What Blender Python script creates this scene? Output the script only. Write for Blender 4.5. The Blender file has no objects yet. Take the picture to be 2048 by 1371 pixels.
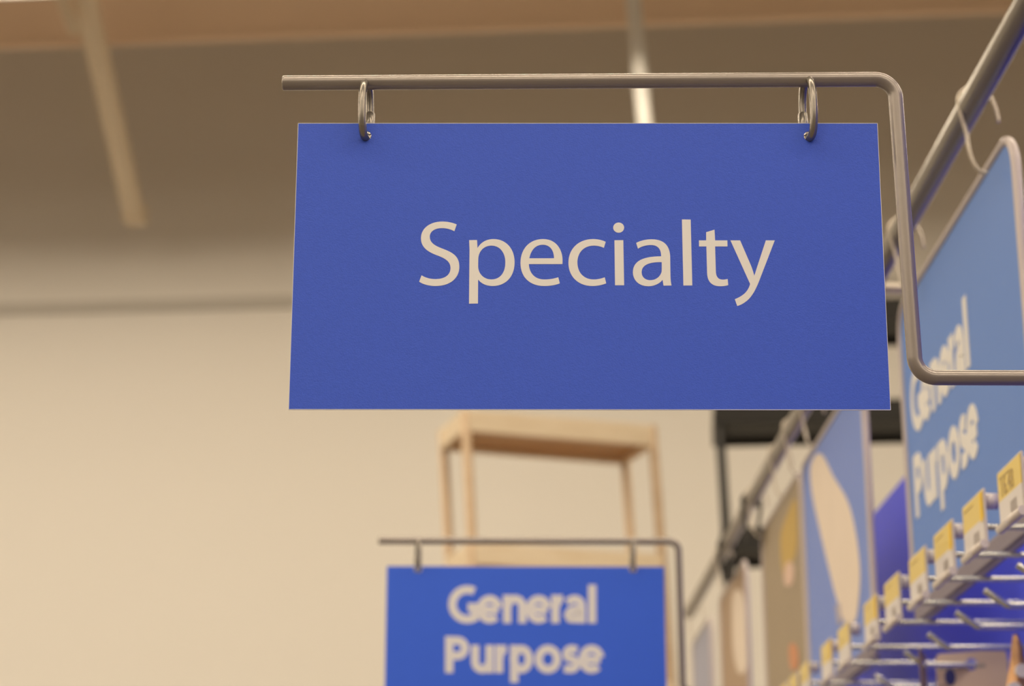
import bpy, bmesh, math, random
from mathutils import Vector, Matrix

# ------------------------------------------------------------------ camera, world, exposure
random.seed(7)
SC = bpy.context.scene
COL = SC.collection
F = 4100.0                                   # focal length in pixels of the 2048 px wide frame
PITCH = math.atan(0.3084)
YAW = math.atan(49 * math.cos(PITCH) / F)
CAM = Vector((0, 0, 1.5))
cam_data = bpy.data.cameras.new('camera')
cam = bpy.data.objects.new('camera', cam_data)
COL.objects.link(cam)
cam.location = CAM
cam.rotation_euler = (math.pi / 2 + PITCH, 0, -YAW)
cam_data.sensor_width = 36
cam_data.lens = F / 2048 * 36
cam_data.clip_start = 0.05
cam_data.clip_end = 100
cam_data.dof.use_dof = True
cam_data.dof.focus_distance = 1.15
cam_data.dof.aperture_fstop = 9.2
SC.camera = cam
RM = Matrix.Rotation(-YAW, 3, 'Z') @ Matrix.Rotation(math.pi / 2 + PITCH, 3, 'X')

SC.view_settings.view_transform = 'Standard'
SC.view_settings.look = 'None'
SC.view_settings.gamma = 1
SC.view_settings.use_curve_mapping = False
SC.view_settings.exposure = -0.86

world = bpy.data.worlds.new('world')
SC.world = world
world.use_nodes = True
world.node_tree.nodes['Background'].inputs[0].default_value = (1.0, 0.80, 0.56, 1)
world.node_tree.nodes['Background'].inputs[1].default_value = 0.02

LAMP_COLOR = (1.0, 0.835, 0.635)
LAMP_Z = 5.40
PHI = math.radians(5.3)                       # the building stands slightly turned against the shelf runs
BD = Vector((math.cos(PHI), -math.sin(PHI), 0))   # along the back wall
BN = Vector((math.sin(PHI), math.cos(PHI), 0))    # towards the back wall
WALL_D = 9.5 * math.cos(PHI)                  # distance of the wall plane along BN
BROT = -PHI


def bpt(a, d, z):
    """point a metres along the wall direction, d metres towards the wall"""
    return Vector((0, 0, z)) + BD * a + BN * d


def meas(px, py, ax, v):
    """read a position of the photo: sight line through a pixel met with the plane coordinate[ax] = v"""
    d = RM @ Vector(((px - 1024) / F, -(py - 685.5) / F, -1))
    return CAM + d * ((v - CAM[ax]) / d[ax])


def meas_b(px, py, d):
    k = RM @ Vector(((px - 1024) / F, -(py - 685.5) / F, -1))
    return CAM + k * ((d - BN.dot(CAM)) / BN.dot(k))


def meas_c(px, py, c):
    return CAM + c * (RM @ Vector(((px - 1024) / F, -(py - 685.5) / F, -1)))


# ------------------------------------------------------------------ materials
def lin(r, g, b):
    return tuple(((v / 255) / 12.92 if v / 255 <= 0.04045 else ((v / 255 + 0.055) / 1.055) ** 2.4) for v in (r, g, b))


def mat(name, col, rough=0.6, metal=0.0, spec=0.5, noise=0.0, nscale=30.0, bump=0.0, bscale=200.0, emis=None, estr=0.0, alpha=None, coat=0.0, trans=0.0):
    m = bpy.data.materials.new(name)
    m.use_nodes = True
    nt = m.node_tree
    b = nt.nodes['Principled BSDF']
    b.inputs['Base Color'].default_value = (*col, 1)
    b.inputs['Roughness'].default_value = rough
    b.inputs['Metallic'].default_value = metal
    b.inputs['Specular IOR Level'].default_value = spec
    b.inputs['Coat Weight'].default_value = coat
    b.inputs['Transmission Weight'].default_value = trans
    tc = nt.nodes.new('ShaderNodeTexCoord')
    n = nt.nodes.new('ShaderNodeTexNoise')
    n.inputs['Scale'].default_value = nscale
    n.inputs['Detail'].default_value = 4
    nt.links.new(tc.outputs['Object'], n.inputs['Vector'])
    mix = nt.nodes.new('ShaderNodeMix')
    mix.data_type = 'RGBA'
    mix.inputs['A'].default_value = (*[c * (1 - noise) for c in col], 1)
    mix.inputs['B'].default_value = (*[min(1, c * (1 + noise)) for c in col], 1)
    nt.links.new(n.outputs['Fac'], mix.inputs['Factor'])
    nt.links.new(mix.outputs['Result'], b.inputs['Base Color'])
    if bump:
        n2 = nt.nodes.new('ShaderNodeTexNoise')
        n2.inputs['Scale'].default_value = bscale
        n2.inputs['Detail'].default_value = 3
        nt.links.new(tc.outputs['Object'], n2.inputs['Vector'])
        bp = nt.nodes.new('ShaderNodeBump')
        bp.inputs['Strength'].default_value = bump
        bp.inputs['Distance'].default_value = 0.0005
        nt.links.new(n2.outputs['Fac'], bp.inputs['Height'])
        nt.links.new(bp.outputs['Normal'], b.inputs['Normal'])
    if emis:
        b.inputs['Emission Color'].default_value = (*emis, 1)
        b.inputs['Emission Strength'].default_value = estr
    return m


def wood_mat(name, c1, c2):
    m = mat(name, c1, 0.55)
    nt = m.node_tree
    b = nt.nodes['Principled BSDF']
    tc = nt.nodes.new('ShaderNodeTexCoord')
    mp = nt.nodes.new('ShaderNodeMapping')
    mp.inputs['Scale'].default_value = (2, 2, 30)
    n = nt.nodes.new('ShaderNodeTexNoise')
    n.inputs['Scale'].default_value = 4
    n.inputs['Detail'].default_value = 6
    r = nt.nodes.new('ShaderNodeValToRGB')
    r.color_ramp.elements[0].color = (*c1, 1)
    r.color_ramp.elements[1].color = (*c2, 1)
    r.color_ramp.elements[0].position = 0.35
    r.color_ramp.elements[1].position = 0.65
    nt.links.new(tc.outputs['Object'], mp.inputs['Vector'])
    nt.links.new(mp.outputs['Vector'], n.inputs['Vector'])
    nt.links.new(n.outputs['Fac'], r.inputs['Fac'])
    nt.links.new(r.outputs['Color'], b.inputs['Base Color'])
    return m


M = {
    'wall': mat('painted_wall', (0.80, 0.78, 0.74), 0.85, noise=0.015, nscale=0.6),
    'far_wall': mat('store_wall', (0.42, 0.39, 0.34), 0.85, noise=0.02, nscale=0.6),
    'trim': mat('wall_seam', (0.56, 0.54, 0.50), 0.8, noise=0.02, nscale=2),
    'ceiling': mat('ceiling_deck', (0.26, 0.22, 0.17), 0.85, noise=0.03, nscale=2),
    'beam': mat('beam_paint', (0.86, 0.66, 0.49), 0.8, noise=0.03, nscale=1.5),
    'floor': mat('floor_tile', (0.14, 0.12, 0.095), 0.5, noise=0.05, nscale=3),
    'conduit': mat('conduit_paint', (0.86, 0.74, 0.56), 0.5, noise=0.03),
    'white_pipe': mat('white_pipe', (0.80, 0.79, 0.76), 0.5, noise=0.02),
    'housing': mat('lamp_housing', (0.75, 0.73, 0.70), 0.5),
    'diffuser': mat('lamp_diffuser', (0.8, 0.8, 0.8), 0.5, emis=(1.0, 0.86, 0.60), estr=6.0),
    'bar': mat('powder_coated_steel', (0.30, 0.27, 0.25), 0.27, metal=0.40, noise=0.03, nscale=60, bump=0.05, bscale=900),
    'ring': mat('bare_steel', (0.27, 0.25, 0.225), 0.26, metal=0.75, noise=0.05, nscale=120),
    'blue': mat('blue_printed_card', (0.039, 0.103, 0.66), 0.55, spec=0.4, noise=0.07, nscale=500, bump=0.35, bscale=1400),
    'blue_far': mat('blue_sign_plastic', (0.030, 0.13, 0.80), 0.6, noise=0.02, nscale=80, bump=0.1, bscale=800),
    'print': mat('cream_print', (0.78, 0.78, 0.77), 0.6, noise=0.01, nscale=200),
    'edge': mat('card_edge', (0.70, 0.72, 0.78), 0.7),
    'pale_blue': mat('pale_blue_poster', (0.165, 0.275, 0.74), 0.5, noise=0.03, nscale=8),
    'sky_blue': mat('light_blue_poster', (0.105, 0.25, 0.70), 0.5, noise=0.03, nscale=8),
    'frame': mat('clear_plastic_frame', (0.56, 0.50, 0.50), 0.35, noise=0.03, nscale=30, coat=0.3),
    'channel': mat('frame_channel', (0.25, 0.22, 0.26), 0.6),
    'rail': mat('rail_steel', (0.28, 0.26, 0.23), 0.28, metal=0.4, noise=0.03, nscale=30),
    'wire': mat('zinc_wire', (0.66, 0.68, 0.66), 0.25, metal=0.85, noise=0.05, nscale=100),
    'hanger': mat('hanger_wire', (0.62, 0.56, 0.48), 0.35, metal=0.3, noise=0.05, nscale=100),
    'panel': mat('blue_back_panel', (0.075, 0.10, 0.86), 0.55, noise=0.06, nscale=3),
    'steel_dark': mat('gondola_steel', (0.10, 0.10, 0.11), 0.5, noise=0.05, nscale=10),
    'black': mat('black_metal', (0.012, 0.011, 0.010), 0.6, noise=0.1, nscale=5),
    'greybox': mat('grey_board', (0.50, 0.48, 0.45), 0.7, noise=0.03, nscale=5),
    'holder': mat('clear_label_holder', (0.72, 0.66, 0.62), 0.3, noise=0.03, coat=0.5),
    'yellow': mat('yellow_label', (0.80, 0.62, 0.15), 0.45, noise=0.04, nscale=60, coat=0.3),
    'yellow_deep': mat('yellow_label_edge', (0.86, 0.58, 0.02), 0.45, noise=0.03),
    'white_label': mat('white_label', (0.74, 0.71, 0.70), 0.45, noise=0.02, coat=0.3),
    'ink': mat('label_ink', (0.13, 0.10, 0.08), 0.6),
    'ink_yellow': mat('label_ink_on_yellow', (0.46, 0.34, 0.15), 0.6),
    'ink_soft': mat('label_ink_grey', (0.42, 0.38, 0.36), 0.6),
    'cream': mat('cream_picture', (0.80, 0.70, 0.60), 0.6, noise=0.05, nscale=14),
    'grey_print': mat('grey_picture', (0.45, 0.42, 0.50), 0.6),
    'taupe': mat('taupe_picture', (0.36, 0.29, 0.20), 0.6, noise=0.06, nscale=10),
    'ochre': mat('ochre_picture', (0.55, 0.38, 0.10), 0.6, noise=0.10, nscale=30),
    'pink': mat('pink_picture', (0.72, 0.52, 0.42), 0.6, noise=0.03),
    'orange': mat('orange_picture', (0.62, 0.28, 0.14), 0.6, noise=0.03),
    'brown': mat('brown_picture', (0.42, 0.30, 0.20), 0.6, noise=0.06, nscale=12),
    'lilac': mat('grey_lilac_picture', (0.40, 0.42, 0.55), 0.6, noise=0.02),
    'tan_card': mat('tan_card', (0.76, 0.60, 0.50), 0.5, noise=0.05, nscale=30, coat=0.2),
    'dark_blue': mat('dark_blue_print', (0.05, 0.06, 0.28), 0.5),
    'copper': mat('copper_film', (0.58, 0.33, 0.16), 0.3, metal=0.4, noise=0.1, nscale=40),
    'clear': mat('cloudy_blister', (0.56, 0.44, 0.37), 0.2, noise=0.05, nscale=40, coat=0.6),
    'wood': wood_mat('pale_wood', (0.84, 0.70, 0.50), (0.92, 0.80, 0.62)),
    'wood_shaded': wood_mat('shaded_wood', (0.52, 0.28, 0.09), (0.58, 0.33, 0.13)),  # rack wood with the shade under the tiers put into its colour
    'wood_leg': wood_mat('leg_wood', (0.50, 0.36, 0.22), (0.60, 0.45, 0.30)),
}


# ------------------------------------------------------------------ object helpers
def link(name, data, parent=None, loc=None):
    o = bpy.data.objects.new(name, data)
    COL.objects.link(o)
    if loc is not None:
        o.location = loc
    if parent is not None:
        o.parent = parent
        o.matrix_parent_inverse = Matrix.Translation(-Vector(parent.location)) if parent.type == 'EMPTY' else Matrix.Identity(4)
    return o


def tag(o, label=None, cat=None, group=None, kind=None):
    if label: o['label'] = label
    if cat: o['category'] = cat
    if group: o['group'] = group
    if kind: o['kind'] = kind
    return o


def thing(name, label, cat, loc=(0, 0, 0), group=None):
    return tag(link(name, None, None, loc), label, cat, group)


def finish(bm, name, m, parent=None, smooth=False, bevel=0.0, seg=2):
    me = bpy.data.meshes.new(name)
    bmesh.ops.recalc_face_normals(bm, faces=bm.faces)
    bm.to_mesh(me)
    bm.free()
    ms = m if isinstance(m, list) else [m]
    for x in ms:
        me.materials.append(M[x])
    if smooth:
        for p in me.polygons: p.use_smooth = True
    o = link(name, me, parent)
    if bevel:
        md = o.modifiers.new('bevel', 'BEVEL')
        md.width = bevel
        md.segments = seg
        md.limit_method = 'ANGLE'
    return o


def add_box(bm, c, size, rot=0.0, mi=0, rotm=None):
    r = bmesh.ops.create_cube(bm, size=1)
    mt = Matrix.Translation(c) @ (rotm.to_4x4() if rotm else Matrix.Rotation(rot, 4, 'Z')) @ Matrix.Diagonal((*size, 1))
    bmesh.ops.transform(bm, matrix=mt, verts=r['verts'])
    for f in {f for v in r['verts'] for f in v.link_faces}:
        f.material_index = mi


def box(name, c, size, m, parent=None, rot=0.0, bevel=0.0, rotm=None):
    bm = bmesh.new()
    add_box(bm, Vector(c), size, rot, 0, rotm)
    return finish(bm, name, m, parent, bevel=bevel)


def fillet(pts, r, n=8):
    """polyline with rounded corners"""
    pts = [Vector(p) for p in pts]
    out = [pts[0]]
    for i in range(1, len(pts) - 1):
        a, b, c = pts[i - 1], pts[i], pts[i + 1]
        d1, d2 = (a - b).normalized(), (c - b).normalized()
        ang = d1.angle(d2)
        rr = r[i] if isinstance(r, dict) else r
        t = min(rr / math.tan(ang / 2), (a - b).length * 0.49, (c - b).length * 0.49)
        rr = t * math.tan(ang / 2)
        ctr = b + (d1 + d2).normalized() * (rr / math.sin(ang / 2))
        s, e = b + d1 * t - ctr, b + d2 * t - ctr
        tot = s.angle(e)
        for k in range(n + 1):
            u = k / n
            out.append(ctr + (s * math.sin((1 - u) * tot) + e * math.sin(u * tot)) / math.sin(tot))
    out.append(pts[-1])
    return out


def add_tube(bm, pts, r, n=16, closed=False, cap=True):
    pts = [Vector(p) for p in pts]
    N = len(pts)
    rings = []
    prev = None
    for i, p in enumerate(pts):
        if closed:
            t = (pts[(i + 1) % N] - pts[i - 1]).normalized()
        else:
            t = (pts[min(i + 1, N - 1)] - pts[max(i - 1, 0)]).normalized()
        if prev is None:
            ref = Vector((0, 0, 1)) if abs(t.z) < 0.9 else Vector((0, 1, 0))
            nrm = (ref - t * ref.dot(t)).normalized()
        else:
            nrm = (prev - t * prev.dot(t)).normalized()
        prev = nrm
        bi = t.cross(nrm)
        rr = r[i] if isinstance(r, (list, tuple)) else r
        rings.append([bm.verts.new(p + (nrm * math.cos(2 * math.pi * k / n) + bi * math.sin(2 * math.pi * k / n)) * rr) for k in range(n)])
    for i in range(N if closed else N - 1):
        A, B = rings[i], rings[(i + 1) % N]
        for k in range(n):
            f = bm.faces.new((A[k], A[(k + 1) % n], B[(k + 1) % n], B[k]))
            f.smooth = True
    if not closed and cap:
        bm.faces.new(rings[0])
        bm.faces.new(rings[-1][::-1])


def tube(name, pts, r, m, parent=None, n=16, closed=False):
    """round bar with softly rounded ends"""
    bm = bmesh.new()
    pts = [Vector(p) for p in pts]
    rad = r
    if not closed:
        b = r * 0.18
        d0 = (pts[1] - pts[0]).normalized()
        d1 = (pts[-1] - pts[-2]).normalized()
        pts = [pts[0], pts[0] + d0 * b * 0.3, pts[0] + d0 * b] + pts[1:-1] + [pts[-1] - d1 * b, pts[-1] - d1 * b * 0.3, pts[-1]]
        rad = [r * 0.82, r * 0.95, r] + [r] * (len(pts) - 6) + [r, r * 0.95, r * 0.82]
    add_tube(bm, pts, rad, n, closed)
    return finish(bm, name, m, parent)


def flat_shape(name, loops, thick, mtx, m, parent=None):
    """flat piece with holes cut out of it; loops in local metres, mtx maps local (x, y, z) to the world"""
    cu = bpy.data.curves.new('outline', 'CURVE')
    cu.dimensions = '2D'
    cu.fill_mode = 'BOTH'
    cu.extrude = thick / 2
    for lp in loops:
        s = cu.splines.new('POLY')
        s.points.add(len(lp) - 1)
        for i, (x, y) in enumerate(lp):
            s.points[i].co = (x, y, 0, 1)
        s.use_cyclic_u = True
    tmp = bpy.data.objects.new('outline', cu)
    COL.objects.link(tmp)
    dg = bpy.context.evaluated_depsgraph_get()
    me = bpy.data.meshes.new_from_object(tmp.evaluated_get(dg))
    bpy.data.objects.remove(tmp)
    bpy.data.curves.remove(cu)
    me.transform(mtx)
    me.name = name
    me.materials.clear()
    me.materials.append(M[m])
    for p in me.polygons: p.use_smooth = False
    return link(name, me, parent)


def text_shape(name, body, size, thick, mtx, m, parent=None, bold=0.0, sx=1.0):
    cu = bpy.data.curves.new('text', 'FONT')
    cu.body = body
    cu.size = size
    cu.extrude = thick / 2
    cu.offset = bold
    cu.fill_mode = 'BOTH'
    tmp = bpy.data.objects.new('text', cu)
    COL.objects.link(tmp)
    dg = bpy.context.evaluated_depsgraph_get()
    me = bpy.data.meshes.new_from_object(tmp.evaluated_get(dg))
    bpy.data.objects.remove(tmp)
    bpy.data.curves.remove(cu)
    me.transform(mtx @ Matrix.Diagonal((sx, 1, 1, 1)))
    me.materials.clear()
    me.materials.append(M[m])
    return link(name, me, parent)


def front_mtx(x, y, z):           # local x -> +X, local y -> +Z, facing the viewer (-Y)
    return Matrix(((1, 0, 0, x), (0, 0, -1, y), (0, 1, 0, z), (0, 0, 0, 1)))


def side_mtx(x, y, z):            # local x -> -Y, local y -> +Z, facing the aisle (-X)
    return Matrix(((0, 0, -1, x), (-1, 0, 0, y), (0, 1, 0, z), (0, 0, 0, 1)))


def circle(cx, cy, r, n=24):
    return [(cx + r * math.cos(2 * math.pi * k / n), cy + r * math.sin(2 * math.pi * k / n)) for k in range(n)]


def rrect(x0, y0, x1, y1, r, n=8):
    out = []
    for cx, cy, a in ((x1 - r, y1 - r, 0), (x0 + r, y1 - r, 90), (x0 + r, y0 + r, 180), (x1 - r, y0 + r, 270)):
        for k in range(n + 1):
            t = math.radians(a + 90 * k / n)
            out.append((cx + r * math.cos(t), cy + r * math.sin(t)))
    return out


def path(spec, n=14):
    """outline from M / L / C commands"""
    tok = spec.replace(',', ' ').split()
    out, i, cur, cmd = [], 0, None, None
    while i < len(tok):
        if tok[i] in 'MLC':
            cmd = tok[i]
            i += 1
        if cmd in 'ML':
            cur = (float(tok[i]), float(tok[i + 1]))
            out.append(cur)
            i += 2
        else:
            v = [float(q) for q in tok[i:i + 6]]
            i += 6
            p0, p1, p2, p3 = cur, (v[0], v[1]), (v[2], v[3]), (v[4], v[5])
            for k in range(1, n + 1):
                t = k / n
                w = ((1 - t) ** 3, 3 * t * (1 - t) ** 2, 3 * t * t * (1 - t), t ** 3)
                out.append(tuple(w[0] * p0[j] + w[1] * p1[j] + w[2] * p2[j] + w[3] * p3[j] for j in (0, 1)))
            cur = p3
    if math.dist(out[0], out[-1]) < 1e-6: out.pop()
    return out


# ------------------------------------------------------------------ the building
def struct(o):
    o['kind'] = 'structure'
    return o


struct(box('floor', bpt(0, -1, -0.05), (30, 23, 0.1), 'floor', rot=BROT))
struct(box('ceiling', bpt(0, -1, 6.95), (30, 23, 0.1), 'ceiling', rot=BROT))
struct(box('wall_back', bpt(0, WALL_D + 0.1, 3.45), (30, 0.2, 6.9), 'wall', rot=BROT))
struct(box('wall_front', bpt(0, -11.6, 3.45), (30, 0.2, 6.9), 'far_wall', rot=BROT))
struct(box('wall_left', bpt(-14.1, -1, 3.45), (0.2, 21, 6.9), 'far_wall', rot=BROT))
struct(box('wall_right', bpt(14.1, -1, 3.45), (0.2, 21, 6.9), 'far_wall', rot=BROT))
zt = (meas(100, 584, 1, 9.3).z + meas(100, 606, 1, 9.3).z) / 2
struct(box('trim_1', bpt(0, WALL_D - 0.006, 4.665), (28, 0.016, 0.062), 'trim', rot=BROT))

# roof beam: a deep box girder running in front of the back wall
bd = WALL_D - 1.15
bl = meas_b(600, 69, bd)
beam = box('ceiling_beam', bpt(0, bd + 0.03, bl.z + 0.35), (27.6, 0.06, 0.70), 'beam', rot=BROT, bevel=0.01)
tag(beam, kind='structure')


def ceiling_light(name, a, d, power, label, length=2.4):
    t = thing(name, label, 'ceiling light', bpt(a, d, LAMP_Z), 'strip lights in rows under the roof')
    # wide tray with deep side skirts that cut the light off at a flat angle
    bm = bmesh.new()
    add_box(bm, bpt(a, d, LAMP_Z + 0.03), (length, 0.60, 0.03), BROT)
    for sd in (-1, 1):
        add_box(bm, bpt(a, d + sd * 0.285, LAMP_Z - 0.018), (length, 0.014, 0.085), BROT)
    for sd in (-1, 1):
        add_box(bm, bpt(a, d + sd * 0.293, LAMP_Z + 0.095), (length, 0.014, 0.11), BROT)  # upper lips added to keep the upward fill light off the back wall
    finish(bm, 'housing', 'housing', t)
    box('diffuser', bpt(a, d, LAMP_Z + 0.008), (length - 0.04, 0.28, 0.010), 'diffuser', t, rot=BROT)
    for s in (-1, 1):
        p = bpt(a + s * length * 0.4, d, LAMP_Z + 0.1)
        tube('suspension_rod', [p, (p.x, p.y, 6.9)], 0.005, 'housing', t, 8)
    ld = bpy.data.lights.new('lamp', 'AREA')
    ld.shape = 'RECTANGLE'
    ld.size = length
    ld.size_y = 0.28
    ld.energy = power
    ld.color = LAMP_COLOR
    lo = link('lamp', ld, t)
    lo.matrix_parent_inverse = Matrix.Identity(4)
    lo.location = (0, 0, 0)
    lo.rotation_euler = (0, 0, BROT)
    # added upward fill light that brightens the roof beam, not a known source
    ud = bpy.data.lights.new('beam_fill', 'AREA')
    ud.shape = 'RECTANGLE'
    ud.size = length * 0.95
    ud.size_y = 0.10
    ud.energy = power * BEAM_FILL
    ud.color = LAMP_COLOR
    uo = link('beam_fill', ud, t)
    uo.matrix_parent_inverse = Matrix.Identity(4)
    uo.location = (0, 0, 0.05)
    uo.rotation_euler = (math.pi, 0, BROT)
    return t


BEAM_FILL = 0.5
ROWS = ((WALL_D - 2.30, 1.0), (3.2, 1.0), (-0.3, 1.0), (-3.8, 1.0), (-7.3, 1.0))
POW = 88
for ri, (d, pw) in enumerate(ROWS):
    for k in range(-4, 5):
        a = k * 2.7 - 0.9
        lab = ('white strip light just above the frame near the back wall' if ri == 0 else 'white strip light hanging in the rows above the aisle')
        ceiling_light('ceiling_light', a, d, POW * pw * (0.45 if ri == 0 and k == 1 else 1), lab)

# angled conduit against the wall, with a short clamp strap
pA = meas(266, 418, 1, 9.28)
pB = meas(178, 30, 1, 8.1)
pC = pB + (pB - pA) * 0.55
brace = thing('angled_brace', 'beige angled steel brace running up from the back wall past the roof beam', 'brace', pA)
tube('strut', [pA, pC], 0.053, 'conduit', brace, 20)
q0 = meas(152, 66, 1, 8.05)
q1 = meas(108, -40, 1, 7.9)
tube('clamp_strap', [q0, q1], 0.026, 'conduit', brace, 14)
bm = bmesh.new()
add_box(bm, pA + Vector((0.0, 0.06, 0)), (0.10, 0.12, 0.09), BROT)
finish(bm, 'foot_plate', 'conduit', brace, bevel=0.006)

# vertical pipe hanging behind the main sign
hp = meas(1292, 215, 1, 8.0)
pipe = thing('hanging_pipe', 'white vertical pipe hanging from the roof behind the large blue sign', 'pipe', hp)
tube('pipe', [Vector((hp.x - 0.13, hp.y, 6.9)), Vector((hp.x - 0.02, hp.y, hp.z + 0.10)), Vector((hp.x + 0.05, hp.y, 4.25))], 0.033, 'white_pipe', pipe, 20)
bm = bmesh.new()
add_tube(bm, [Vector((hp.x + 0.05, hp.y, 4.27)), Vector((hp.x + 0.052, hp.y, 4.20))], 0.041, 20)
finish(bm, 'end_cap', 'white_pipe', pipe)


# ------------------------------------------------------------------ the big sign: bracket, rings, board, lettering
SIGN_Y = meas_c(1175, 533, 1.15).y
SIGN2_Y = meas_c(1050, 1132, 2.44).y
BAR_R = 0.0043


def bracket(name, label, y, x_left, x_corner, z_top, z_arm, tilt, rings, x_end=0.585, lean=0.0):
    t = thing(name, label, 'bracket', (x_end, y, z_arm), 'round bar brackets holding aisle signs')
    pts = fillet([(x_left, y, z_top - tilt), (x_corner, y, z_top), (x_corner + lean, y, z_arm), (x_end, y, z_arm)], 0.0115, 12)
    tube('bar', pts, BAR_R, 'bar', t, 32)
    box('mounting_plate', (x_end + 0.0015, y, z_arm), (0.003, 0.03, 0.06), 'bar', t, bevel=0.001)
    for (rx, rot, hole_z) in rings:
        # oval steel loop, welded to the front of the bar and passed through the board
        zt_ = z_top - tilt * (x_corner - rx) / (x_corner - x_left) - 0.0009
        zb = hole_z - 0.0014
        hw = 0.0072
        lp = []
        zc1, zc0 = zt_ - hw, zb + hw
        zm, hh = (zt_ + zb) / 2, (zt_ - zb) / 2
        for k in range(48):
            a = 2 * math.pi * k / 48
            c_, s_ = math.cos(a), math.sin(a)
            lp.append((math.copysign(abs(c_) ** 0.62, c_) * hw, zm + math.copysign(abs(s_) ** 0.92, s_) * hh))
        w = []
        for (h, z) in lp:
            w.append(Vector((rx - h * math.sin(rot), y + h * math.cos(rot), z)))
        bm = bmesh.new()
        add_tube(bm, w, 0.0023, 16, closed=True)
        # crimped sleeve over the joint in the rear strand
        b0 = Vector((rx - hw * math.sin(rot), y + hw * math.cos(rot), 0))
        add_tube(bm, [b0 + Vector((0, 0, zc0 - 0.001)), b0 + Vector((0, 0, zc0 + 0.0002)), b0 + Vector((0, 0, zc0 + 0.0105)), b0 + Vector((0, 0, zc0 + 0.0115))], [0.0024, 0.0029, 0.0029, 0.0022], 16)
        finish(bm, 'hanging_ring', 'ring', t)
    return t


# main
zA = meas(600, 165, 1, SIGN_Y).z
zB = meas(1700, 158, 1, SIGN_Y).z
xL = meas(565, 165, 1, SIGN_Y).x
xC = meas(1794, 250, 1, SIGN_Y).x
xD = meas(1828, 690, 1, SIGN_Y).x
zArm = meas(1990, 755, 1, SIGN_Y).z
h1 = meas(732, 271, 1, SIGN_Y)
h2 = meas(1618, 272, 1, SIGN_Y)
bracket('sign_bracket', 'taupe steel bracket with open left end, holding the large blue Specialty sign', SIGN_Y, xL, xC, zB, zArm, (zB - zA) * 1.1,
        ((h1.x - 0.0002, math.radians(-15), h1.z), (h2.x + 0.0002, math.radians(17), h2.z)), lean=xD - xC)

TL, BR = meas(596.5, 247, 1, SIGN_Y), meas(1781, 819.5, 1, SIGN_Y)
TR, BL = meas(1754.5, 247, 1, SIGN_Y), meas(577.5, 818.5, 1, SIGN_Y)
sign = thing('aisle_sign', 'large sharp blue sign reading Specialty, hung by two steel rings', 'sign', ((TL.x + TR.x) / 2, SIGN_Y, BL.z), 'blue aisle signs')
MS = front_mtx(0, SIGN_Y, 0)
outer = [(BL.x, BL.z), (BR.x, BR.z), (TR.x, TR.z), (TL.x, TL.z)]
flat_shape('board', [outer, circle(h1.x, h1.z - 0.0002, 0.0031), circle(h2.x, h2.z - 0.0002, 0.0031)], 0.0009, MS, 'blue', sign)
# pale cut edge of the card
bm = bmesh.new()
for a, b in zip(outer, outer[1:] + outer[:1]):
    va, vb = Vector((a[0], SIGN_Y, a[1])), Vector((b[0], SIGN_Y, b[1]))
    d = (vb - va).normalized()
    L = (vb - va).length
    rm = Matrix.Rotation(-math.atan2(d.z, d.x), 3, 'Y')
    add_box(bm, (va + vb) / 2, (L, 0.00092, 0.00026), rotm=rm)
finish(bm, 'card_edge', 'edge', sign)

GL = []   # outlines measured in zoomed crops (origin, scale 6.855)
OA, OB, OC, OD, OE = (830, 430), (930, 430), (1030, 430), (1220, 430), (1360, 430)
GL += [(OA, 'M 572,132 C 520,108 445,92 375,92 C 205,92 82,185 82,320 C 82,455 190,515 325,563 C 440,607 487,655 487,728 C 487,820 415,880 280,880 C 205,880 140,860 90,828 L 57,915 C 105,950 190,975 283,975 C 485,975 608,865 608,712 C 608,575 530,520 388,467 C 262,420 203,380 203,298 C 203,235 262,182 370,182 C 440,182 500,203 540,225')]
GL += [(OB, 'M 57,347 L 165,345 L 172,455 C 215,380 290,332 390,332 C 560,332 680,460 680,650 C 680,855 550,975 380,975 C 290,975 220,940 180,885 L 178,1215 L 55,1217 L 62,480'),
       (OB, 'M 182,610 C 184,495 262,422 362,422 C 480,422 553,520 553,650 C 553,795 480,885 362,885 C 265,885 180,815 180,700')]
GL += [(OB, 'M 1335,675 L 875,675 C 883,810 965,885 1088,885 C 1165,885 1225,873 1278,855 L 1300,938 C 1250,960 1175,975 1085,975 C 880,975 760,845 760,660 C 760,475 875,332 1070,332 C 1265,332 1337,495 1337,620 C 1337,645 1337,660 1335,675'),
       (OB, 'M 882,595 C 900,500 955,410 1065,410 C 1175,410 1220,500 1220,595')]
GL += [(OC, 'M 1243,370 L 1218,453 C 1185,438 1140,422 1080,422 C 940,422 855,520 855,650 C 855,795 945,885 1078,885 C 1140,885 1190,870 1230,855 L 1250,938 C 1210,955 1145,975 1060,975 C 865,975 732,845 732,655 C 732,470 865,332 1070,332 C 1140,332 1205,350 1243,370')]
GL += [(OD, 'M 193,175 C 193,214 159,245 118,245 C 77,245 43,214 43,175 C 43,136 77,106 118,106 C 159,106 193,136 193,175'),
       (OD, 'M 60,348 L 182,347 L 193,965 L 68,965')]
GL += [(OD, 'M 357,385 C 410,355 490,335 570,335 C 760,335 822,445 824,580 L 828,820 C 829,880 833,930 843,968 L 733,970 L 720,890 C 680,940 610,978 525,978 C 385,978 313,885 313,785 C 313,640 440,568 700,568 C 700,500 680,414 560,414 C 500,414 430,430 383,465'),
       (OD, 'M 708,648 C 570,645 433,672 433,785 C 433,855 485,895 550,895 C 635,895 690,840 706,780 C 710,760 709,700 708,648')]
GL += [(OD, 'M 985,63 L 1105,65 L 1127,967 L 1005,968')]
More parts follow.
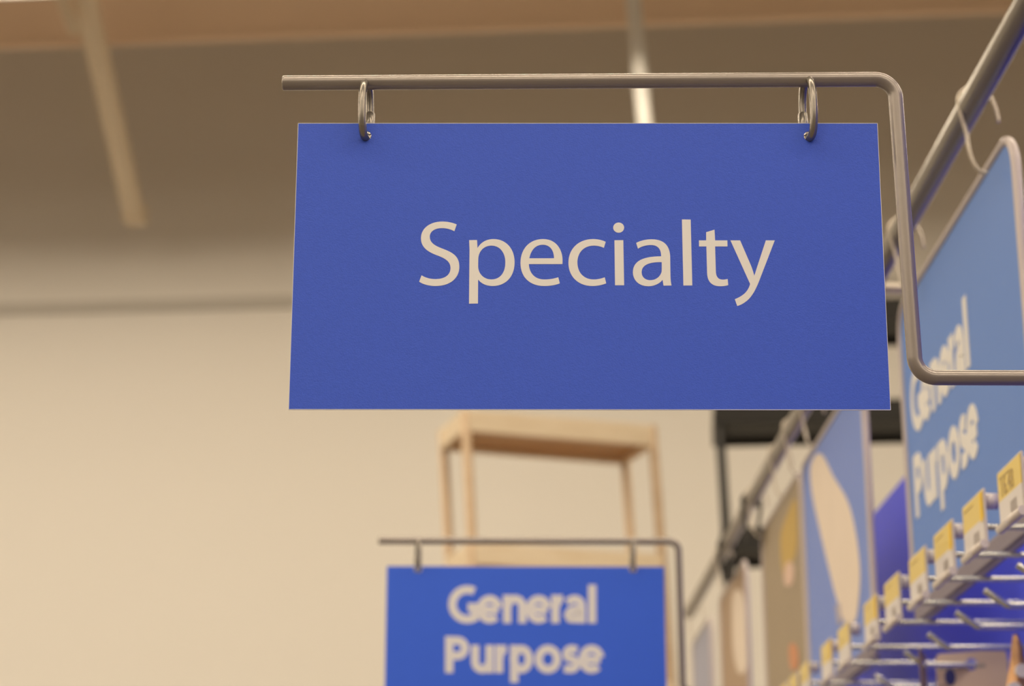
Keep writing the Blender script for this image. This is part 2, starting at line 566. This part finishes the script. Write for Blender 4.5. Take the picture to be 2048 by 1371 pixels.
GL += [(OE, 'M 472,203 L 357,238 L 358,350 L 258,350 L 260,433 L 360,433 L 370,790 C 372,900 420,978 550,978 C 595,978 635,972 660,963 L 652,878 C 630,884 608,887 585,887 C 515,887 492,840 490,770 L 480,433 L 650,433 L 648,350 L 480,350')]
GL += [(OE, 'M 690,350 L 823,350 L 970,690 C 990,740 1005,790 1018,835 C 1033,785 1045,745 1065,685 L 1175,350 L 1298,350 L 1105,850 C 1055,985 1010,1080 945,1150 C 890,1205 835,1235 783,1248 L 750,1155 C 790,1140 840,1115 880,1080 C 915,1050 945,1000 957,955 C 960,945 958,938 950,925')]
loops = []
for (ox, oy), sp in GL:
    lp = []
    for x, y in path(sp):
        w = meas(ox + x / 6.855, oy + y / 6.855, 1, SIGN_Y)
        lp.append((w.x, w.z))
    loops.append(lp)
o = flat_shape('lettering', loops, 0.00012, front_mtx(0, SIGN_Y - 0.00049, 0), 'print', sign)
o['label'] = 'cream lettering spelling Specialty'

# ------------------------------------------------------------------ bold two-line lettering drawn with strokes
ST = 20.3          # half stroke width, crop units
def arc(cx, cy, rx, ry, a0, a1, n=16):
    return [(cx + rx * math.cos(math.radians(a0 + (a1 - a0) * k / n)), cy + ry * math.sin(math.radians(a0 + (a1 - a0) * k / n))) for k in range(n + 1)]

def e_glyph(cx, cy, rx=44, ry=50):
    return [arc(cx, cy, rx, ry, 45, 352, 26), [(cx - rx, cy + 2), (cx + rx, cy + 2)]]

BOLD = [
    arc(534, 966, 74, 74, -62, -300, 26), [(570, 1046), (570, 960)], [(585, 980), (536, 980)],
    *e_glyph(645, 990),
    [(732, 919), (732, 1059)], [(733, 985)] + arc(771, 975, 37, 36, 180, 360, 12) + [(808, 1059)],
    *e_glyph(889, 990),
    [(972, 919), (972, 1059)], [(973, 985)] + arc(1008, 978, 34, 40, 190, 272, 8),
    [(1030, 955)] + arc(1068, 974, 34, 35, 230, 360, 10) + [(1102, 1059)], [(1102, 990), (1070, 990), (1045, 1000), (1036, 1018), (1045, 1035), (1070, 1038), (1095, 1022), (1102, 1010)],
    [(1155, 868), (1155, 1059)],
    [(444, 1124), (444, 1306)], [(444, 1145), (480, 1145)] + arc(484, 1183, 38, 38, -80, 80, 12) + [(444, 1221)],
    [(573, 1168), (573, 1245)] + arc(608, 1250, 35, 38, 180, 20, 12)[1:] + [(644, 1245)], [(645, 1168), (645, 1306)],
    [(692, 1168), (692, 1306)], [(693, 1235)] + arc(728, 1228, 34, 40, 190, 272, 8),
    [(767, 1168), (767, 1355)], arc(803, 1238, 38, 50, 0, 360, 28),
    arc(935, 1238, 46, 51, 0, 360, 30),
    [(1080, 1194)] + arc(1054, 1212, 26, 25, -70, -230, 10) + [(1052, 1237)] + arc(1048, 1262, 28, 26, -50, 100, 10) + [(1016, 1284)],
    *e_glyph(1152, 1238, 44, 51),
]


def stroke_lettering(name, mp, m, parent, thick, face):
    """every stroke a flat ribbon; mp maps a design point to the plane (2-D), face is the plane matrix"""
    bm = bmesh.new()
    for si, s in enumerate(BOLD):
        s = [Vector(p) for p in s]
        L, R = [], []
        closed = (s[0] - s[-1]).length < 1
        for i, p in enumerate(s):
            if closed:
                t = s[(i + 1) % (len(s) - 1)] - s[(i - 1) % (len(s) - 1)]
            else:
                t = (s[min(i + 1, len(s) - 1)] - s[max(i - 1, 0)])
            t.normalize()
            nn = Vector((-t.y, t.x))
            k = 1.0
            if 0 < i < len(s) - 1:
                a, b = (s[i] - s[i - 1]).normalized(), (s[i + 1] - s[i]).normalized()
                k = min(1.35, 1 / max(0.5, math.cos(a.angle(b) / 2)))
            L.append(p + nn * ST * k)
            R.append(p - nn * ST * k)
        z = thick * (1 + 0.02 * (si % 5))
        def V(p, h):
            u, v = mp(p.x, p.y)
            return bm.verts.new(face @ Vector((u, v, h)))
        lt, rt = [V(p, z) for p in L], [V(p, z) for p in R]
        lb, rb = [V(p, 0) for p in L], [V(p, 0) for p in R]
        for i in range(len(s) - 1):
            bm.faces.new((lt[i], lt[i + 1], rt[i + 1], rt[i]))
            bm.faces.new((lt[i], lb[i], lb[i + 1], lt[i + 1]))
            bm.faces.new((rt[i], rt[i + 1], rb[i + 1], rb[i]))
        if not closed:
            bm.faces.new((lt[0], rt[0], rb[0], lb[0]))
            bm.faces.new((lt[-1], lb[-1], rb[-1], rt[-1]))
    return finish(bm, name, m, parent)


# second bracket and sign further down the aisle
z2 = meas(1000, 1081, 1, SIGN2_Y).z
g1, g2 = meas(836, 1137, 1, SIGN2_Y), meas(1266, 1137, 1, SIGN2_Y)
bracket('sign_bracket', 'thin taupe steel bracket holding the blurred General Purpose sign in the lower middle', SIGN2_Y, meas(757, 1081, 1, SIGN2_Y).x, meas(1358, 1150, 1, SIGN2_Y).x,
        z2, z2 - (zB - zArm), 0.0, ((g1.x, math.radians(14), g1.z), (g2.x, math.radians(4), g2.z)), lean=0.0012)
a2, b2 = meas(774, 1131.5, 1, SIGN2_Y), meas(1328, 1131.5, 1, SIGN2_Y)
sign2 = thing('aisle_sign', 'blurred blue sign reading General Purpose in the lower middle, hung further down the aisle', 'sign', ((a2.x + b2.x) / 2, SIGN2_Y, a2.z - 0.172), 'blue aisle signs')
flat_shape('board', [[(a2.x, a2.z - 0.1705), (b2.x, a2.z - 0.1705), (b2.x, a2.z), (a2.x, a2.z)], circle(g1.x, g1.z, 0.0042), circle(g2.x, g2.z, 0.0042)], 0.0012, front_mtx(0, SIGN2_Y, 0), 'blue_far', sign2)


def mp_front(x, y):
    w = meas(720 + x / 2.488, 820 + y / 2.488, 1, SIGN2_Y)
    return w.x, w.z


o = stroke_lettering('lettering', mp_front, 'print', sign2, 0.0003, front_mtx(0, SIGN2_Y - 0.0006, 0))
o['label'] = 'bold cream lettering spelling General Purpose'

# ------------------------------------------------------------------ the shelf run on the right
PX, PANEL_T = 0.60, 0.04
RAIL_X, POST_X, TAG_X = 0.425, 0.445, 0.385
rail_near, rail_far = 0.95, meas(1378, 1254, 0, RAIL_X).y
zr = meas(1950, 197, 0, RAIL_X).z
run = thing('shelf_run', 'blue backed steel shelf run along the right side of the aisle', 'shelving', (PX + 0.1, 2.4, 0))
pt = meas(1828, 930, 0, PX).z
Y_END = 4.05
box('back_panel', (PX + PANEL_T / 2, (0.7 + Y_END) / 2, (0.15 + pt) / 2), (PANEL_T, Y_END - 0.7, pt - 0.15), 'panel', run)
bm = bmesh.new()
for y in (0.72, 2.0, 3.2, Y_END - 0.02):
    add_box(bm, Vector((PX + PANEL_T + 0.025, y, (pt - 0.01) / 2)), (0.05, 0.03, pt - 0.01))
finish(bm, 'upright', 'steel_dark', run, bevel=0.002)
box('base_deck', (PX + 0.075, (0.7 + Y_END) / 2, 0.075), (0.15, Y_END - 0.7, 0.15), 'steel_dark', run, bevel=0.004)
rail_t = thing('poster_rail', 'long steel rail rising diagonally across the upper right, carrying the framed posters', 'rail', (RAIL_X, 2.4, zr))
tube('rail', [(RAIL_X, rail_near, zr), (RAIL_X, rail_far, zr)], 0.0114, 'rail', rail_t, 28)
for y in (1.02, meas(1790, 576, 2, zr - 0.004).y):
    pts = fillet([(RAIL_X, y, zr - 0.004), (PX + 0.02, y, zr - 0.004), (PX + 0.02, y, pt + 0.0005)], 0.02, 6)
    tube('rail_arm', pts, 0.0062, 'hanger', rail_t, 12)

# framed posters hanging from the rail
PZ0, PZ1 = 1.5 + 0.3495, 1.5 + 0.689


def on_poster(px, py):
    w = meas(px, py, 0, POST_X)
    return (w.y, w.z)


def poster(label, y_near, y_far, base, z0=PZ0, z1=PZ1, r=0.03, fw=0.0042, x=POST_X):
    t = thing('framed_poster', label, 'poster', (x, (y_near + y_far) / 2, z0), 'framed posters hanging along the rail')
    mt = side_mtx(x, 0, 0)
    inner = rrect(-y_far, z0, -y_near, z1, r, 8)
    flat_shape('picture', [inner], 0.0012, mt, base, t)
    bm = bmesh.new()
    add_tube(bm, [mt @ Vector((u, v, 0)) for u, v in inner], fw, 10, closed=True)
    finish(bm, 'frame', 'frame', t)
    # flat bottom channel of the frame
    box('bottom_channel', (x, (y_near + y_far) / 2, z0 + 0.006), (0.012, (y_far - y_near) - 0.03, 0.019), 'channel', t, bevel=0.002)
    return t


def decal(parent, name, pts, m, off=0.0009, smooth=True, label=None):
    pts = [on_poster(*p) for p in pts]
    if smooth:
        n = len(pts)
        q = []
        for i in range(n):
            p0, p1, p2, p3 = pts[i - 1], pts[i], pts[(i + 1) % n], pts[(i + 2) % n]
            for k in range(5):
                s = k / 5
                q.append(tuple(0.5 * (2 * p1[j] + (p2[j] - p0[j]) * s + (2 * p0[j] - 5 * p1[j] + 4 * p2[j] - p3[j]) * s * s + (-p0[j] + 3 * p1[j] - 3 * p2[j] + p3[j]) * s ** 3) for j in (0, 1)))
        pts = q
    o = flat_shape(name, [[(-y, z) for y, z in pts]], 0.0004, side_mtx(POST_X - off, 0, 0), m, parent)
    if label: o['label'] = label
    return o


yn1 = meas(2053, 600, 0, POST_X).y
yf1 = meas(1807, 760, 0, POST_X).y
p1 = poster('large light blue framed poster reading General Purpose at the right edge', yn1, yf1, 'sky_blue', r=0.035)
# the same two-line lettering, left aligned on the poster
gL, gR = on_poster(1823, 800), on_poster(1943, 725)
base_z = on_poster(1945, 727)[1]
cap_z = on_poster(1927, 597)[1]
base2_z = on_poster(1971, 893)[1]
sx = (gL[0] - gR[0]) / (1178 - 438)


def mp_side(x, y):
    u = -gL[0] + (x - 438) * sx
    sy = (cap_z - base_z) / (1059 - 868)
    if y < 1090:
        v = base_z + (1059 - y) * sy
    else:
        v = base2_z + (1306 - y) * sy
    return u, v


o = stroke_lettering('lettering', mp_side, 'print', p1, 0.0005, side_mtx(POST_X - 0.0007, 0, 0))
o['label'] = 'bold cream lettering spelling General Purpose'

yn2, yf2 = meas(1742, 1060, 0, POST_X).y, meas(1611, 1060, 0, POST_X).y
p2 = poster('light blue framed poster with a cream leaf shape, next behind the General Purpose poster', yn2, yf2, 'pale_blue')
decal(p2, 'leaf_print', [(1622, 935), (1634, 908), (1648, 912), (1668, 952), (1696, 1000), (1712, 1060), (1721, 1130), (1720, 1190), (1712, 1240), (1694, 1250), (1674, 1195), (1660, 1140), (1641, 1060), (1626, 990)], 'cream', label='cream leaf shape')
decal(p2, 'small_print', [(1672, 1212), (1682, 1204), (1686, 1245), (1678, 1250)], 'grey_print', off=0.0013, smooth=False)
yn3, yf3 = meas(1611, 1140, 0, POST_X).y, meas(1528, 1140, 0, POST_X).y
p3 = poster('brown framed poster with an ochre shape and pink oval, behind the leaf poster', yn3, yf3, 'taupe')
decal(p3, 'ochre_print', [(1562, 1075), (1577, 1025), (1592, 998), (1596, 1060), (1594, 1100), (1584, 1130), (1574, 1160), (1567, 1145)], 'ochre')
decal(p3, 'pink_print', [(1570, 1140), (1578, 1122), (1588, 1130), (1589, 1158), (1580, 1172), (1571, 1165)], 'pink', off=0.0013)
decal(p3, 'orange_print', [(1580, 1295), (1588, 1285), (1597, 1300), (1598, 1330), (1590, 1340), (1582, 1330)], 'orange', off=0.0013)
yn4, yf4 = meas(1496, 1250, 0, POST_X).y, meas(1443, 1250, 0, POST_X).y
p4 = poster('narrow brown framed poster with a tall cream oval, near the far end of the rail', yn4, yf4, 'brown')
decal(p4, 'oval_print', [(1466, 1195), (1476, 1178), (1488, 1195), (1494, 1260), (1496, 1320), (1488, 1345), (1476, 1340), (1467, 1290)], 'cream')
yn5, yf5 = meas(1424, 1330, 0, POST_X).y, meas(1388, 1330, 0, POST_X).y
p5 = poster('small grey lilac framed poster, last and farthest on the rail', yn5, yf5, 'lilac')

# wire S hooks carrying the posters
HK = [(1997, 245), (1992, 220), (1980, 192), (1958, 172), (1934, 176), (1920, 198), (1923, 232), (1933, 268), (1938, 300), (1948, 327), (1962, 343), (1976, 345)]
yh = meas_c(1950, 200, 1.815).y
hk_local = []
for p in HK:
    w = meas(*p, 1, yh)
    hk_local.append(Vector((w.x - RAIL_X, 0, w.z - zr)))
# hooks: keep the loop outside the rail surface
fixed = []
for v in hk_local:
    r = v.length
    if r < 0.0133: v = v * (0.0133 / r)
    fixed.append(v)
cr = []
for i in range(len(fixed) - 1):
    p0, p1_, p2_, p3_ = fixed[max(i - 1, 0)], fixed[i], fixed[i + 1], fixed[min(i + 2, len(fixed) - 1)]
    for k in range(4):
        s = k / 4
        cr.append(0.5 * (2 * p1_ + (p2_ - p0) * s + (2 * p0 - 5 * p1_ + 4 * p2_ - p3_) * s * s + (-p0 + 3 * p1_ - 3 * p2_ + p3_) * s ** 3))
cr.append(fixed[-1])
proto = None
hlabels = ['bent wire hook on the rail, nearest one, at the upper right',
           'bent wire hook on the rail at the far corner of the General Purpose poster',
           'bent wire hook on the rail near the close corner of the leaf poster',
           'bent wire hook on the rail at the middle of the leaf poster top',
           'bent wire hook on the rail at the far corner of the leaf poster',
           'bent wire hook on the rail above the ochre shape poster',
           'bent wire hook on the rail at the far corner of the ochre shape poster',
           'bent wire hook on the rail above the narrow oval poster',
           'bent wire hook on the rail above the last small poster']
ys = [yh, meas(1800, 460, 0, RAIL_X).y, (yn2 + 0.06), (yn2 + yf2) / 2 + 0.06, yf2 - 0.03, yn3 + 0.1, yf3 - 0.05, (yn4 + yf4) / 2, (yn5 + yf5) / 2]
for i, y in enumerate(ys):
    if proto is None:
        bm = bmesh.new()
        add_tube(bm, cr, 0.0016, 10)
        proto = finish(bm, 'rail_hook', 'hanger')
        h = proto
    else:
        h = proto.copy()
        COL.objects.link(h)
    h.location = (RAIL_X, y, zr)
    tag(h, hlabels[i], 'hook', 'wire hooks holding posters on the rail')


# dark spring clips pinched on the far end of the rail
def rail_clip(y, label, s=1.0):
    t = thing('spring_clip', label, 'clip', (RAIL_X, y, zr), 'dark clips near the far end of the rail')
    bm = bmesh.new()
    add_tube(bm, [Vector((RAIL_X + 0.0145 * math.cos(a), y, zr + 0.0145 * math.sin(a))) for a in [math.radians(q) for q in range(-40, 221, 20)]], 0.0034 * s, 10)
    finish(bm, 'jaw', 'black', t)
    bm = bmesh.new()
    for sx_ in (-1, 1):
        add_box(bm, Vector((RAIL_X + sx_ * 0.011, y, zr - 0.036)), (0.0035, 0.026, 0.055), rotm=Matrix.Rotation(sx_ * 0.16, 3, 'Y'))
    finish(bm, 'handle', 'black', t, bevel=0.001)


rail_clip(meas(1505, 1080, 0, RAIL_X).y, 'black spring clip on the rail just left of the ochre shape poster', 0.9)
rail_clip(meas(1455, 1130, 0, RAIL_X).y, 'black spring clip on the rail above the narrow oval poster', 0.9)

# ------------------------------------------------------------------ peg hooks with price labels
TAGS = [(2026, 1010), (1951, 1055), (1891, 1117), (1839, 1168), (1787, 1207), (1744, 1240), (1690, 1287), (1655, 1313), (1611, 1345), (1588, 1362), (1568, 1376)]
tlabel = ['peg hook with the nearest yellow and white price label at the right edge',
          'peg hook with a yellow and white price label, second from the right edge',
          'peg hook with a yellow and white price label, third from the right edge',
          'peg hook with a yellow and white price label, fourth from the right edge',
          'peg hook with a yellow and white price label, fifth from the right edge',
          'peg hook with a small blurred price label, just right of the leaf poster edge',
          'peg hook with a blurred price label in front of the leaf poster, nearer one',
          'peg hook with a blurred price label in front of the leaf poster, farther one',
          'peg hook with a tiny blurred price label under the ochre shape poster, nearest of three',
          'peg hook with a tiny blurred price label under the ochre shape poster, middle of three',
          'peg hook with a tiny blurred price label under the ochre shape poster, farthest of three']
ZH = 1.5 + 0.339
TW, TH = 0.068, 0.040
hook_y = []
for (tx, ty) in TAGS:
    hook_y.append(meas(tx, ty, 0, TAG_X).y)


def peg_hook(y, label, i):
    t = thing('peg_hook', label, 'peg hook', (PX, y, ZH), 'price label peg hooks on the blue panel')
    tube('label_wire', [(TAG_X + 0.004, y, ZH), (PX, y, ZH)], 0.0026, 'wire', t, 12)
    zl = ZH - 0.043
    pts = fillet([(TAG_X + 0.031, y, zl + 0.013), (TAG_X + 0.050, y, zl), (PX, y, zl)], 0.008, 5)
    tube('product_wire', pts, 0.0030, 'wire', t, 12)
    box('base_plate', (PX - 0.0015, y, ZH - 0.02), (0.003, 0.03, 0.07), 'wire', t, bevel=0.001)
    # clear holder: back sheet, lower roll, round clip on the wire
    zt0, zt1 = ZH - 0.018, ZH + 0.022
    bm = bmesh.new()
    add_box(bm, Vector((TAG_X, y, (zt0 + zt1) / 2)), (0.0016, TW + 0.003, TH + 0.003))
    roll = [Vector((TAG_X - 0.002, y - TW / 2 - 0.001, zt0 - 0.002)), Vector((TAG_X - 0.002, y + TW / 2 + 0.001, zt0 - 0.002))]
    add_tube(bm, roll, 0.0036, 12)
    add_tube(bm, [Vector((TAG_X + 0.001, y - TW * 0.38, ZH + 0.015)), Vector((TAG_X + 0.012, y - TW * 0.38, ZH + 0.015))], 0.0065, 18)
    ho = finish(bm, 'label_holder', 'holder', t)
    mt = side_mtx(TAG_X - 0.0010, y, zt0)
    zs = TH * 0.46
    bm = bmesh.new()
    def quad(u0, v0, u1, v1, mi, h):
        c = mt @ Vector(((u0 + u1) / 2, (v0 + v1) / 2, h / 2))
        add_box(bm, c, (h, abs(u1 - u0), abs(v1 - v0)), mi=mi)
    quad(-TW / 2, zs, TW / 2, TH, 0, 0.0006)
    quad(-TW / 2, 0, TW / 2, zs, 1, 0.0006)
    if i in (1, 2, 5, 7):
        quad(TW / 2 - 0.008, zs - 0.002, TW / 2 - 0.001, TH - 0.001, 2, 0.0011)
    pl = finish(bm, 'price_label', ['yellow', 'white_label', 'yellow_deep'], t)
    if i == 0:
        # the digits that can be made out on the nearest label
        text_shape('price_print', '16.48', 0.021, 0.0002, mt @ Matrix.Translation((-0.026, zs + 0.002, 0.0008)), 'ink_yellow', pl, sx=0.85)
    # a line of small print, a block of bars
    def q2(bm, u0, v0, u1, v1):
        c = mt @ Vector(((u0 + u1) / 2, (v0 + v1) / 2, 0.0008))
        add_box(bm, c, (0.0002, abs(u1 - u0), abs(v1 - v0)))
    rnd = random.Random(i + 3)
    bm = bmesh.new()
    if i < 6:
        q2(bm, -TW / 2 + 0.006, TH - 0.0055, 0.004, TH - 0.0047)
    else:
        q2(bm, -0.012, zs + 0.006, 0.0, zs + 0.008)
    finish(bm, 'small_print', 'ink_yellow', pl)
    if i < 6:
        bm = bmesh.new()
        q2(bm, 0.0, 0.0035, 0.0195, 0.0043)
        for k in range(7):
            u = 0.000 + k * 0.0028
            q2(bm, u, 0.004, u + 0.0004 + 0.0006 * rnd.random(), 0.012)
        finish(bm, 'barcode', 'ink_soft', pl)
    return t


for i, y in enumerate(hook_y):
    peg_hook(y, tlabel[i], i)

# ------------------------------------------------------------------ merchandise on the product wires
def hang_card(label, px, py, y, w, h, yaw, base, cat='package', name='blister_card', blister=True):
    """card hanging on the product wire of the hook at depth y; (px, py) is where its top edge is seen"""
    c = meas(px, py, 1, y)
    zl = ZH - 0.043
    ztop = zl + 0.0135
    t = thing(name, label, cat, (c.x, y, ztop - h), 'packages hanging at the bottom right')
    R = Matrix.Rotation(yaw, 4, 'Z')
    mt = Matrix.Translation((c.x, y, ztop)) @ R @ front_mtx(0, 0, 0)
    flat_shape('card', [rrect(-w / 2, -h, w / 2, 0, 0.006), circle(0, -0.0125, 0.0062)], 0.0008, mt, base, t)
    if blister:
        bm = bmesh.new()
        r = bmesh.ops.create_cube(bm, size=1)
        bmesh.ops.transform(bm, matrix=mt @ Matrix.Translation((0, -h * 0.72, 0.006)) @ Matrix.Diagonal((w * 0.8, h * 0.5, 0.012, 1)), verts=r['verts'])
        finish(bm, 'blister', 'clear', t, bevel=0.003)
    return t, mt


hy4 = hook_y[3]
c1, mt = hang_card('tan blister card with a dark blue oval, hanging at the bottom right', 1941, 1300, hook_y[5], 0.072, 0.11, math.radians(-27), 'tan_card')
flat_shape('oval_print', [[(-0.022 + 0.0055 * math.cos(a), -0.024 + 0.0085 * math.sin(a)) for a in [2 * math.pi * k / 24 for k in range(24)]]], 0.0004, mt @ Matrix.Translation((0, 0, 0.0006)), 'dark_blue', c1)['label'] = 'dark blue oval'
flat_shape('band_print', [[(-0.034, -0.0165), (0.014, -0.0165), (0.014, -0.013), (-0.034, -0.013)]], 0.0004, mt @ Matrix.Translation((0, 0, 0.0006)), 'ink_soft', c1)['label'] = 'grey band'
hang_card('thin brown card seen edge on, left of the tan blister card', 1846, 1330, hook_y[5], 0.06, 0.10, math.radians(72), 'brown', blister=False)

# copper coloured film pouch with pinched top and two white discs
hy = hook_y[3]
cp = meas(2031, 1268, 1, hy)
pouch = thing('film_pouch', 'copper coloured film pouch with a pinched pointed top, at the lower right corner', 'package', (cp.x, hy, cp.z - 0.12), 'packages hanging at the bottom right')
bm = bmesh.new()
prof = [(0.000, 0.0018, 0.0012), (-0.006, 0.0036, 0.0022), (-0.014, 0.0050, 0.0030), (-0.022, 0.0060, 0.0040), (-0.032, 0.0075, 0.0050), (-0.05, 0.011, 0.007), (-0.08, 0.016, 0.009), (-0.12, 0.016, 0.007)]
rings = []
for k, (dz, a, b) in enumerate(prof):
    ring = []
    for j in range(20):
        th = 2 * math.pi * j / 20
        wv = 1 + 0.16 * math.sin(5 * th + k)
        ring.append(bm.verts.new((cp.x + a * wv * math.cos(th), hy + b * wv * math.sin(th), cp.z + dz)))
    rings.append(ring)
for A, B in zip(rings, rings[1:]):
    for j in range(20):
        bm.faces.new((A[j], A[(j + 1) % 20], B[(j + 1) % 20], B[j]))
bm.faces.new(rings[0])
bm.faces.new(rings[-1][::-1])
finish(bm, 'film', 'copper', pouch, smooth=True)
for dz, dx in ((-0.034, 0.000), (-0.050, -0.008)):
    bm = bmesh.new()
    add_tube(bm, [Vector((cp.x + dx, hy - 0.010, cp.z + dz)), Vector((cp.x + dx, hy - 0.016, cp.z + dz))], 0.006, 20)
    finish(bm, 'white_disc', 'white_label', pouch)

# ------------------------------------------------------------------ storage racks standing by the back wall
def rack(name, label, near, a_dir, w, dpt, tiers, lip, leg_r, mats, lean=0.0, lip_rise=0.0):
    """open rack; near = its near corner on plan, a_dir = direction of the front edge, tiers = underside heights"""
    A = Vector((a_dir[0], a_dir[1], 0)).normalized()
    B = Vector((-A.y, A.x, 0))
    N = Vector((near[0], near[1], 0))
    rot = math.atan2(A.y, A.x)
    t = thing(name, label, 'rack', N + A * w / 2 + B * dpt / 2)
    top = tiers[0] + lip + lip_rise
    sh = Vector((lean, 0, 0))
    for z in tiers:
        off = sh * (1 - z / 3.2)
        bm = bmesh.new()
        c = N + A * w / 2 + B * dpt / 2 + off
        add_box(bm, c + Vector((0, 0, z + lip / 2)) - B * (dpt / 2), (w, 0.02, lip), rot)
        add_box(bm, c + Vector((0, 0, z + lip / 2)) + B * (dpt / 2), (w, 0.02, lip), rot)
        add_box(bm, c + Vector((0, 0, z + lip / 2)) - A * (w / 2), (0.02, dpt, lip), rot)
        add_box(bm, c + Vector((0, 0, z + lip / 2)) + A * (w / 2), (0.02, dpt, lip), rot)
        s = finish(bm, 'shelf_tier', mats[0], t, bevel=0.002)
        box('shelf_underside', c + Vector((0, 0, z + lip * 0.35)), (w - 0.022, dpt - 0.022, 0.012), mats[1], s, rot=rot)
    for i in (0, 1):
        for j in (0, 1):
            p = N + A * (w * i) + B * (dpt * j)
            q = p + sh + (A * (0.5 - i) + B * (0.5 - j)) * 0.02
            bm = bmesh.new()
            add_tube(bm, [Vector((q.x, q.y, 0)), Vector((p.x, p.y, top))], leg_r, 4)
            finish(bm, 'leg', mats[2], t)
    return t


rn = meas(930, 862, 1, 6.5)
rr_ = meas(1305, 892, 2, rn.z)
dirw = rr_ - rn
t2z = meas(1050, 1140, 1, 6.6).z
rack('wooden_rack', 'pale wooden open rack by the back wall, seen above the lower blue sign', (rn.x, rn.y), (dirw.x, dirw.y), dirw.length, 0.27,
     (rn.z, t2z, t2z - 0.42, t2z - 0.84), 0.072, 0.016, ('wood', 'wood_shaded', 'wood_leg'), lean=0.18)

bn = meas(1434, 848, 1, 6.5)
br = meas(1822, 888, 1, 6.5)
b1 = meas(1790, 648, 1, 6.5).z
rk = rack('black_rack', 'black metal open rack behind the rail, its legs right of the wooden rack', (bn.x, bn.y), (BD.x, BD.y), (br.x - bn.x) + 0.35, 0.30,
     (b1, bn.z, bn.z - 0.42, bn.z - 1.40), 0.072, 0.012, ('black', 'black', 'black'), lean=0.10)
